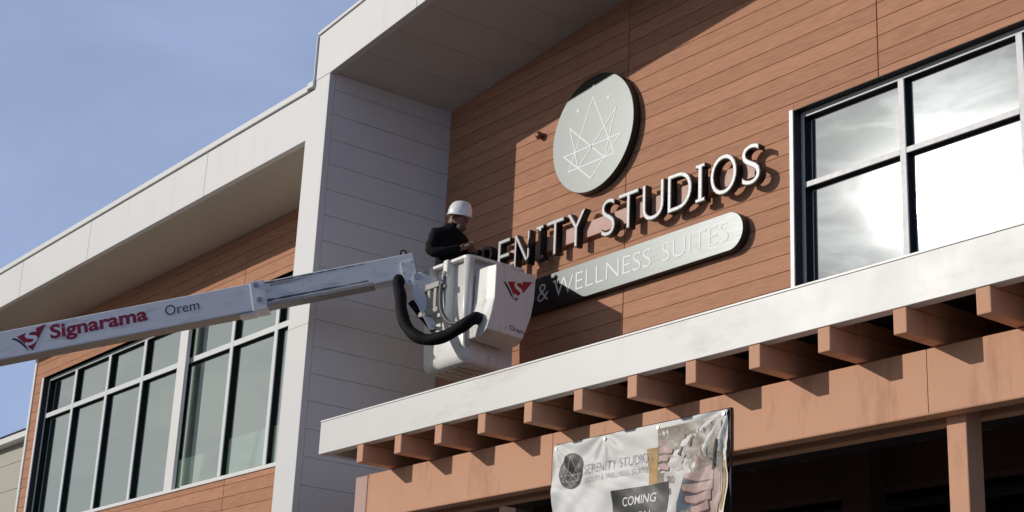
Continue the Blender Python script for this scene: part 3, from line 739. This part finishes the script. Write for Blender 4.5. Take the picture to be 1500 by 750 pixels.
# ------------------------------------------------------------------ banner on the beam
ban = thing('banner', 'white coming soon banner with photo of hands hung on the brown beam', 'banner', (-8.84, -2.175, 3.4))
BI = Matrix.Translation((8.84, 2.175, -3.4))
X0, X1, ZT, ZB = -9.79, -7.868, 4.207, 2.75
def fold(x, z):
    u = (x-X0)/(X1-X0); d = (ZT-z); y = .0
    y -= .009*math.sin(u*15+2.2*d*3) * min(1, d*3+.15)
    y -= .0055*math.sin(u*31+d*19+2*math.sin(u*7)) * min(1, d*5+.1)
    y -= .004*abs(math.sin(u*23-d*27+1.5*math.sin(d*11))) * min(1, d*4+.1)
    y -= .010*math.sin((u*9 - d*7)*2.0)*min(1, d*2.5)
    r = math.hypot(X1-.02-x, d+.02); a = math.atan2(d+.02, X1-x+.02); y -= .016*math.sin(a*17)*math.exp(-r*1.5)*min(1, r*6)
    r2 = math.hypot(x-(-9.175), d+.02); a2 = math.atan2(d+.02, x+9.175); y -= .012*math.sin(a2*9)*math.exp(-r2*2.0)*min(1, r2*6)
    r3 = math.hypot(x-X0, d+.02); a3 = math.atan2(d+.02, x-X0); y -= .010*math.sin(a3*12)*math.exp(-r3*1.6)*min(1, r3*6)
    return -2.185 + y - .01*min(1, d)
def sheet(x0, x1, z0, z1, name, m, lift, parent, nx=90, nz=70):
    mb = MB(); vs = []
    for j in range(nz+1):
        for i in range(nx+1):
            x = x0+(x1-x0)*i/nx; z = z0+(z1-z0)*j/nz; vs.append((x, fold(x, z)-lift, z))
    fs = [(j*(nx+1)+i, j*(nx+1)+i+1, (j+1)*(nx+1)+i+1, (j+1)*(nx+1)+i) for j in range(nz) for i in range(nx)]
    mb.add(vs, fs); o = mb.build(name, m, None, smooth=True, fix=False)
    return o
def Bn(o): o.parent = ban; o.matrix_parent_inverse = BI; return o
cloth = Bn(sheet(X0, X1, ZB, ZT, 'cloth', M['bannerW'], 0, None, 150, 110))
def onto(me, lift, name, m):
    """drape a flat x-z print mesh over the cloth"""
    bm = bmesh.new(); bm.from_mesh(me); bmesh.ops.triangulate(bm, faces=bm.faces)
    for _ in range(4):
        lng = [e_ for e_ in bm.edges if e_.calc_length() > .035]
        if not lng: break
        bmesh.ops.subdivide_edges(bm, edges=lng, cuts=1); bmesh.ops.triangulate(bm, faces=bm.faces)
    for v in bm.verts: v.co.y = fold(v.co.x, v.co.z) - lift
    bmesh.ops.recalc_face_normals(bm, faces=bm.faces); bm.to_mesh(me); bm.free()
    o = link(name, me, m, None, smooth=True); o.parent = cloth; return o
def flat(poly):
    me = bpy.data.meshes.new('print'); me.from_pydata([(x, 0, z) for x, z in poly], [], [list(range(len(poly)))]); return me
def ftext(s, x0, x1, z0, z1, off=0):
    me = fit_text(text_mesh(s, 1, 0, off), x0, x1, z0, z1)
    for v in me.vertices: v.co = Vector((v.co.x, 0, v.co.y))
    return me
def ell(cx_, cz_, rx, rz, n=40, rot=0):
    c, s = math.cos(rot), math.sin(rot)
    return [(cx_ + c*rx*math.cos(t) - s*rz*math.sin(t), cz_ + s*rx*math.cos(t) + c*rz*math.sin(t)) for t in [2*math.pi*i/n for i in range(n)]]
onto(flat(ell(-9.561,3.978,.140,.140)), .003, 'print_disc', M['bdark'])
kk = .27
for poly in ([(0,.382),(-.344,-.318),(.344,-.318)], [(-.425,-.138),(.425,-.138),(0,-.481)], [(-.346,.146),(-.2,-.318),(.346,.146),(.2,-.318)]):
    mb = MB(); stroke(mb, [(-9.561+x*kk, 3.985+z*kk) for x, z in poly], .0035, 0, .0001)
    me_ = bpy.data.meshes.new('print'); me_.from_pydata(mb.v, [], [f for i, f in enumerate(mb.f) if i % 4 == 0]); onto(me_, .0055, 'print_star', M['bpale'])
for word, a, b, z0, z1 in (('SERENITY', -9.40, -9.045, 3.935, 4.005), ('STUDIOS', -8.995, -8.635, 3.935, 4.005), ('BEAUTY', -9.395, -9.215, 3.865, 3.905), ('&', -9.19, -9.165, 3.865, 3.905), ('WELLNESS', -9.14, -8.885, 3.865, 3.905), ('SUITES', -8.86, -8.66, 3.865, 3.905)):
    onto(ftext(word, a, b, z0, z1, -.014), .0052, 'lettering', M['bgrey'])
onto(flat([(-8.68,3.60),(-8.58,3.60),(-8.578,4.03),(-8.69,4.03)]), .003, 'print_strip', M['bgold'])
onto(flat([(-8.574,2.78),(-7.93,2.78),(-7.92,4.165),(-8.574,4.165)]), .003, 'print_photo', M['bolive'])
onto(flat([(-7.925,2.78),(-7.888,2.78),(-7.888,3.85),(-7.915,3.85)]), .003, 'print_strip', M['bgold'])
onto(flat([(-8.46,3.30),(-8.30,3.30),(-8.20,3.80),(-8.28,3.92),(-8.42,3.93),(-8.50,3.80)]), .0045, 'print_patch', M['bpale'])
onto(flat([(-8.46,2.80),(-8.00,2.80),(-7.99,3.50),(-8.12,3.66),(-8.26,3.78),(-8.36,3.60)]), .0055, 'print_patch', M['bblue'])
def finger(x0, z0, x1, z1, w0, w1, bend, n=10):
    """tapered, slightly bent finger outline from knuckle to rounded tip"""
    a = Vector((x0, z0)); b = Vector((x1, z1)); d = (b-a).normalized(); nn = Vector((-d.y, d.x)); L_ = (b-a).length; up = []; dn = []
    for k in range(n+1):
        t = k/n; c = a + d*L_*t + nn*bend*math.sin(t*math.pi); w_ = (w0+(w1-w0)*t)*(1+.10*math.cos(t*9))
        up.append(c+nn*w_); dn.append(c-nn*w_)
    tip = [b + d*w1*math.sin(q)*1.0 + nn*w1*math.cos(q) for q in [math.pi*k/7 for k in range(1, 7)]]
    return [(p.x, p.y) for p in up + tip + dn[::-1]]
lay_ = .0065
onto(flat([(-8.13,3.82),(-8.02,3.84),(-7.94,3.76),(-7.935,3.42),(-8.05,3.36),(-8.14,3.46),(-8.16,3.62)]), lay_, 'print_hand', M['bpink'])
for k, (x0, z0, x1, z1, w0, w1, bd) in enumerate(((-8.00,3.765,-8.235,3.775,.034,.026,.012),(-8.00,3.695,-8.265,3.695,.035,.027,.016),(-8.01,3.625,-8.255,3.615,.034,.026,.016),(-8.03,3.555,-8.215,3.54,.030,.023,.014))):
    onto(flat(finger(x0, z0-.006, x1-.004, z1-.008, w0+.002, w1+.003, bd)), lay_+.0012+.0016*k, 'print_shade', M['bshade'])
    onto(flat(finger(x0, z0, x1, z1, w0-.003, w1-.002, bd)), lay_+.002+.0016*k, 'print_finger', M['bpink'])
onto(flat(finger(-8.08,3.84,-8.17,3.90,.03,.02,.01)), lay_+.001, 'print_finger', M['bpink'])
for (x0, z0, x1, z1, w0, w1, bd) in ((-8.56,4.06,-8.47,4.02,.030,.024,.006),(-8.56,4.00,-8.43,3.985,.028,.024,.008),(-8.56,3.94,-8.46,3.93,.026,.022,.006),(-8.55,3.88,-8.45,3.86,.026,.022,.006)):
    onto(flat(finger(x0, z0-.005, x1+.003, z1-.007, w0, w1, bd)), .0068, 'print_shade', M['bshade'])
    onto(flat(finger(x0, z0, x1, z1, w0-.003, w1-.003, bd)), .008, 'print_finger', M['bpink'])
rb = random.Random(5)
for k in range(16):
    x = -8.36+.36*rb.random(); z = 3.86+.26*rb.random(); ln = .05+.10*rb.random(); an = R(55+40*rb.random())
    onto(flat(finger(x, z, x+ln*math.cos(an)*.6, z+ln*math.sin(an)*.6, .007+.008*rb.random(), .003, .004)), .0042+.0002*k, 'print_patch', M[('bpale','bshade','bolive','bpink')[k % 4]])
onto(flat([(-8.02,3.80),(-8.0,3.79),(-7.945,4.0),(-7.965,4.01)]), .009, 'print_brush', M['bdark'])
onto(flat([(-9.063,3.30),(-8.452,3.30),(-8.452,3.765),(-9.063,3.762)]), .008, 'print_box', M['bdark'])
onto(ftext('COMING', -8.945, -8.575, 3.632, 3.70, .012), .0105, 'lettering', M['bannerW'])
onto(ftext('SOON', -8.90, -8.62, 3.50, 3.575, .012), .0105, 'lettering', M['bannerW'])
gr = MB()
for x in (X0+.03, -9.175, -8.574, X1-.03):
    gr.tube([(x, fold(x, ZT-.03)-.006, ZT-.03), (x, fold(x, ZT-.03)+.002, ZT-.03)], .014, 12)
Bn(gr.build('grommet', M['bolt']))
Bn(MB().box(X0, X1+.02, -2.172, -2.1585, ZT-.02, ZT+.012).box(X1+.006, X1+.022, -2.172, -2.1585, 2.78, ZT-.021).build('batten', M['deck']))

# ------------------------------------------------------------------ sky, sun, camera
SD = Vector((1.262,1.598,-.751)).normalized()           # direction the sunlight travels
el = math.asin(-SD.z); TO = -SD
world = bpy.data.worlds.new('World'); sc.world = world; world.use_nodes = True
nt = world.node_tree; N = nt.nodes; L = nt.links; bg = N['Background']
sky = N.new('ShaderNodeTexSky'); sky.sky_type = 'NISHITA'; sky.sun_disc = False; sky.sun_elevation = el
sky.sun_rotation = math.atan2(TO.x, TO.y); sky.air_density = 1.0; sky.dust_density = .7; sky.ozone_density = 2.0; sky.altitude = 1400
tc = N.new('ShaderNodeTexCoord')
def vmath(op, a, b=None, val=None):
    n = N.new('ShaderNodeVectorMath'); n.operation = op; L.new(a, n.inputs[0])
    if b is not None: L.new(b, n.inputs[1])
    if val is not None: n.inputs[1].default_value = val
    return n
def math_(op, a, b):
    n = N.new('ShaderNodeMath'); n.operation = op
    for i, q in enumerate((a, b)):
        if q is None: continue
        if isinstance(q, (int, float)): n.inputs[i].default_value = q
        else: L.new(q, n.inputs[i])
    return n.outputs[0]
def mrange(a, f0, f1, t0, t1):
    n = N.new('ShaderNodeMapRange'); n.interpolation_type = 'SMOOTHSTEP'
    for k, q in (('From Min',f0),('From Max',f1),('To Min',t0),('To Max',t1)): n.inputs[k].default_value = q
    L.new(a, n.inputs['Value']); return n.outputs[0]
CLOUDC = (-.5563,-.7537,.3500)   # brightest gap in the cloud bank, just beside the sun
nrm = vmath('NORMALIZE', tc.outputs['Generated']).outputs[0]
sd = vmath('DOT_PRODUCT', nrm, val=tuple(TO)).outputs['Value']       # closeness to the sun
mp = N.new('ShaderNodeMapping'); mp.inputs['Scale'].default_value = (1,1,2.6); L.new(nrm, mp.inputs['Vector'])
n1 = N.new('ShaderNodeTexNoise'); n1.inputs['Scale'].default_value = 5.5; n1.inputs['Detail'].default_value = 9; n1.inputs['Roughness'].default_value = .56; n1.inputs['Distortion'].default_value = .4
L.new(mp.outputs[0], n1.inputs['Vector'])
near = mrange(sd, .76, .93, 0, 1)                                     # the cloud bank lies round the sun
dens = math_('ADD', n1.outputs['Fac'], math_('MULTIPLY', near, .30))
sxyz = N.new('ShaderNodeSeparateXYZ'); L.new(nrm, sxyz.inputs[0])
veil = math_('MULTIPLY', mrange(sd, -.1, .22, 0, .9), mrange(sxyz.outputs['Z'], .46, .60, 1, 0))
veil = math_('MULTIPLY', veil, mrange(sxyz.outputs['X'], -.55, -.25, 1, 0))
fill_bank = math_('MULTIPLY', mrange(sxyz.outputs['X'], .50, .85, 0, .9), mrange(sxyz.outputs['Z'], .35, .75, 1, 0))   # bright cloud out of view, added to fill the pier side and boom
veil = math_('MAXIMUM', veil, fill_bank)
cov = math_('MAXIMUM', mrange(dens, .50, .78, 0, .92), math_('MULTIPLY', veil, mrange(n1.outputs['Fac'], .25, .7, .90, .97)))
glow = math_('POWER', math_('MAXIMUM', sd, 0.0), 90)
sd2 = vmath('DOT_PRODUCT', nrm, val=CLOUDC).outputs['Value']
glow2 = math_('POWER', math_('MAXIMUM', sd2, 0.0), 1100)
lum = math_('ADD', math_('ADD', math_('ADD', math_('ADD', mrange(n1.outputs['Fac'], .3, .7, .69, .745), mrange(sxyz.outputs['Z'], .12, .42, .10, 0)), math_('MULTIPLY', near, .32)), math_('MULTIPLY', glow, .05)), math_('MULTIPLY', glow2, 5.0))
n2 = N.new('ShaderNodeTexNoise'); n2.inputs['Scale'].default_value = 14; n2.inputs['Detail'].default_value = 9; n2.inputs['Roughness'].default_value = .55; n2.inputs['Distortion'].default_value = .6
L.new(mp.outputs[0], n2.inputs['Vector'])
thick0 = mrange(n2.outputs['Fac'], .38, .60, 1.16, .74)
nearS = mrange(sd, .93, .985, 0, 1)
thick = math_('ADD', math_('MULTIPLY', thick0, nearS), math_('SUBTRACT', 1.0, nearS))
lum = math_('ADD', lum, math_('MULTIPLY', fill_bank, .45))
lum = math_('MULTIPLY', math_('MULTIPLY', lum, thick), mrange(sd, .42, .72, 1, .86))
ccol = N.new('ShaderNodeMix'); ccol.data_type = 'RGBA'; ccol.blend_type = 'MULTIPLY'; ccol.inputs[0].default_value = 1
ccw = N.new('ShaderNodeMix'); ccw.data_type = 'RGBA'; L.new(mrange(sd, .55, .9, 0, 1), ccw.inputs[0]); ccw.inputs[6].default_value = (.74,.94,1.44,1); ccw.inputs[7].default_value = (1.0,.99,.96,1); L.new(ccw.outputs[2], ccol.inputs[6])
L.new(lum, ccol.inputs[7])
skym = N.new('ShaderNodeMix'); skym.data_type = 'RGBA'; skym.blend_type = 'MULTIPLY'; skym.inputs[0].default_value = 1
L.new(sky.outputs[0], skym.inputs[6]); skym.inputs[7].default_value = (.06,.06,.06,1)
hz = N.new('ShaderNodeMix'); hz.data_type = 'RGBA'; L.new(cov, hz.inputs[0]); L.new(skym.outputs[2], hz.inputs[6]); L.new(ccol.outputs[2], hz.inputs[7])
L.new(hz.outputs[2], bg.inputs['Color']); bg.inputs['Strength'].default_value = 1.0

sl_ = bpy.data.lights.new('sun', 'SUN'); sl_.energy = 3.75; sl_.angle = R(.53); sl_.color = (1.0,.95,.885)
so = bpy.data.objects.new('sun', sl_); COL.objects.link(so); so.rotation_euler = SD.to_track_quat('-Z','Y').to_euler(); so.location = (-30,-40,30)

cam = bpy.data.cameras.new('camera'); co_ = bpy.data.objects.new('camera', cam); COL.objects.link(co_)
cam.sensor_fit = 'HORIZONTAL'; cam.sensor_width = 36; cam.lens = 2354.1*36/1500; cam.clip_end = 2000; cam.clip_start = .05
yaw, pitch, roll = 0.929487294, 0.321657978, 0.0466085027
f = Vector((-math.sin(yaw)*math.cos(pitch), math.cos(yaw)*math.cos(pitch), math.sin(pitch)))
r = f.cross(Vector((0,0,1))).normalized(); u = r.cross(f)
r2 = r*math.cos(roll) + u*math.sin(roll); u2 = u*math.cos(roll) - r*math.sin(roll)
mw = frame((0,-10,1.6), r2, u2, -f); co_.matrix_world = mw
sc.camera = co_
sc.view_settings.view_transform = 'Standard'; sc.view_settings.look = 'None'; sc.view_settings.exposure = -.56; sc.view_settings.gamma = 1
sc.view_settings.use_curve_mapping = False
sc.cycles.max_bounces = 8; sc.cycles.transparent_max_bounces = 12; sc.cycles.sample_clamp_indirect = 4
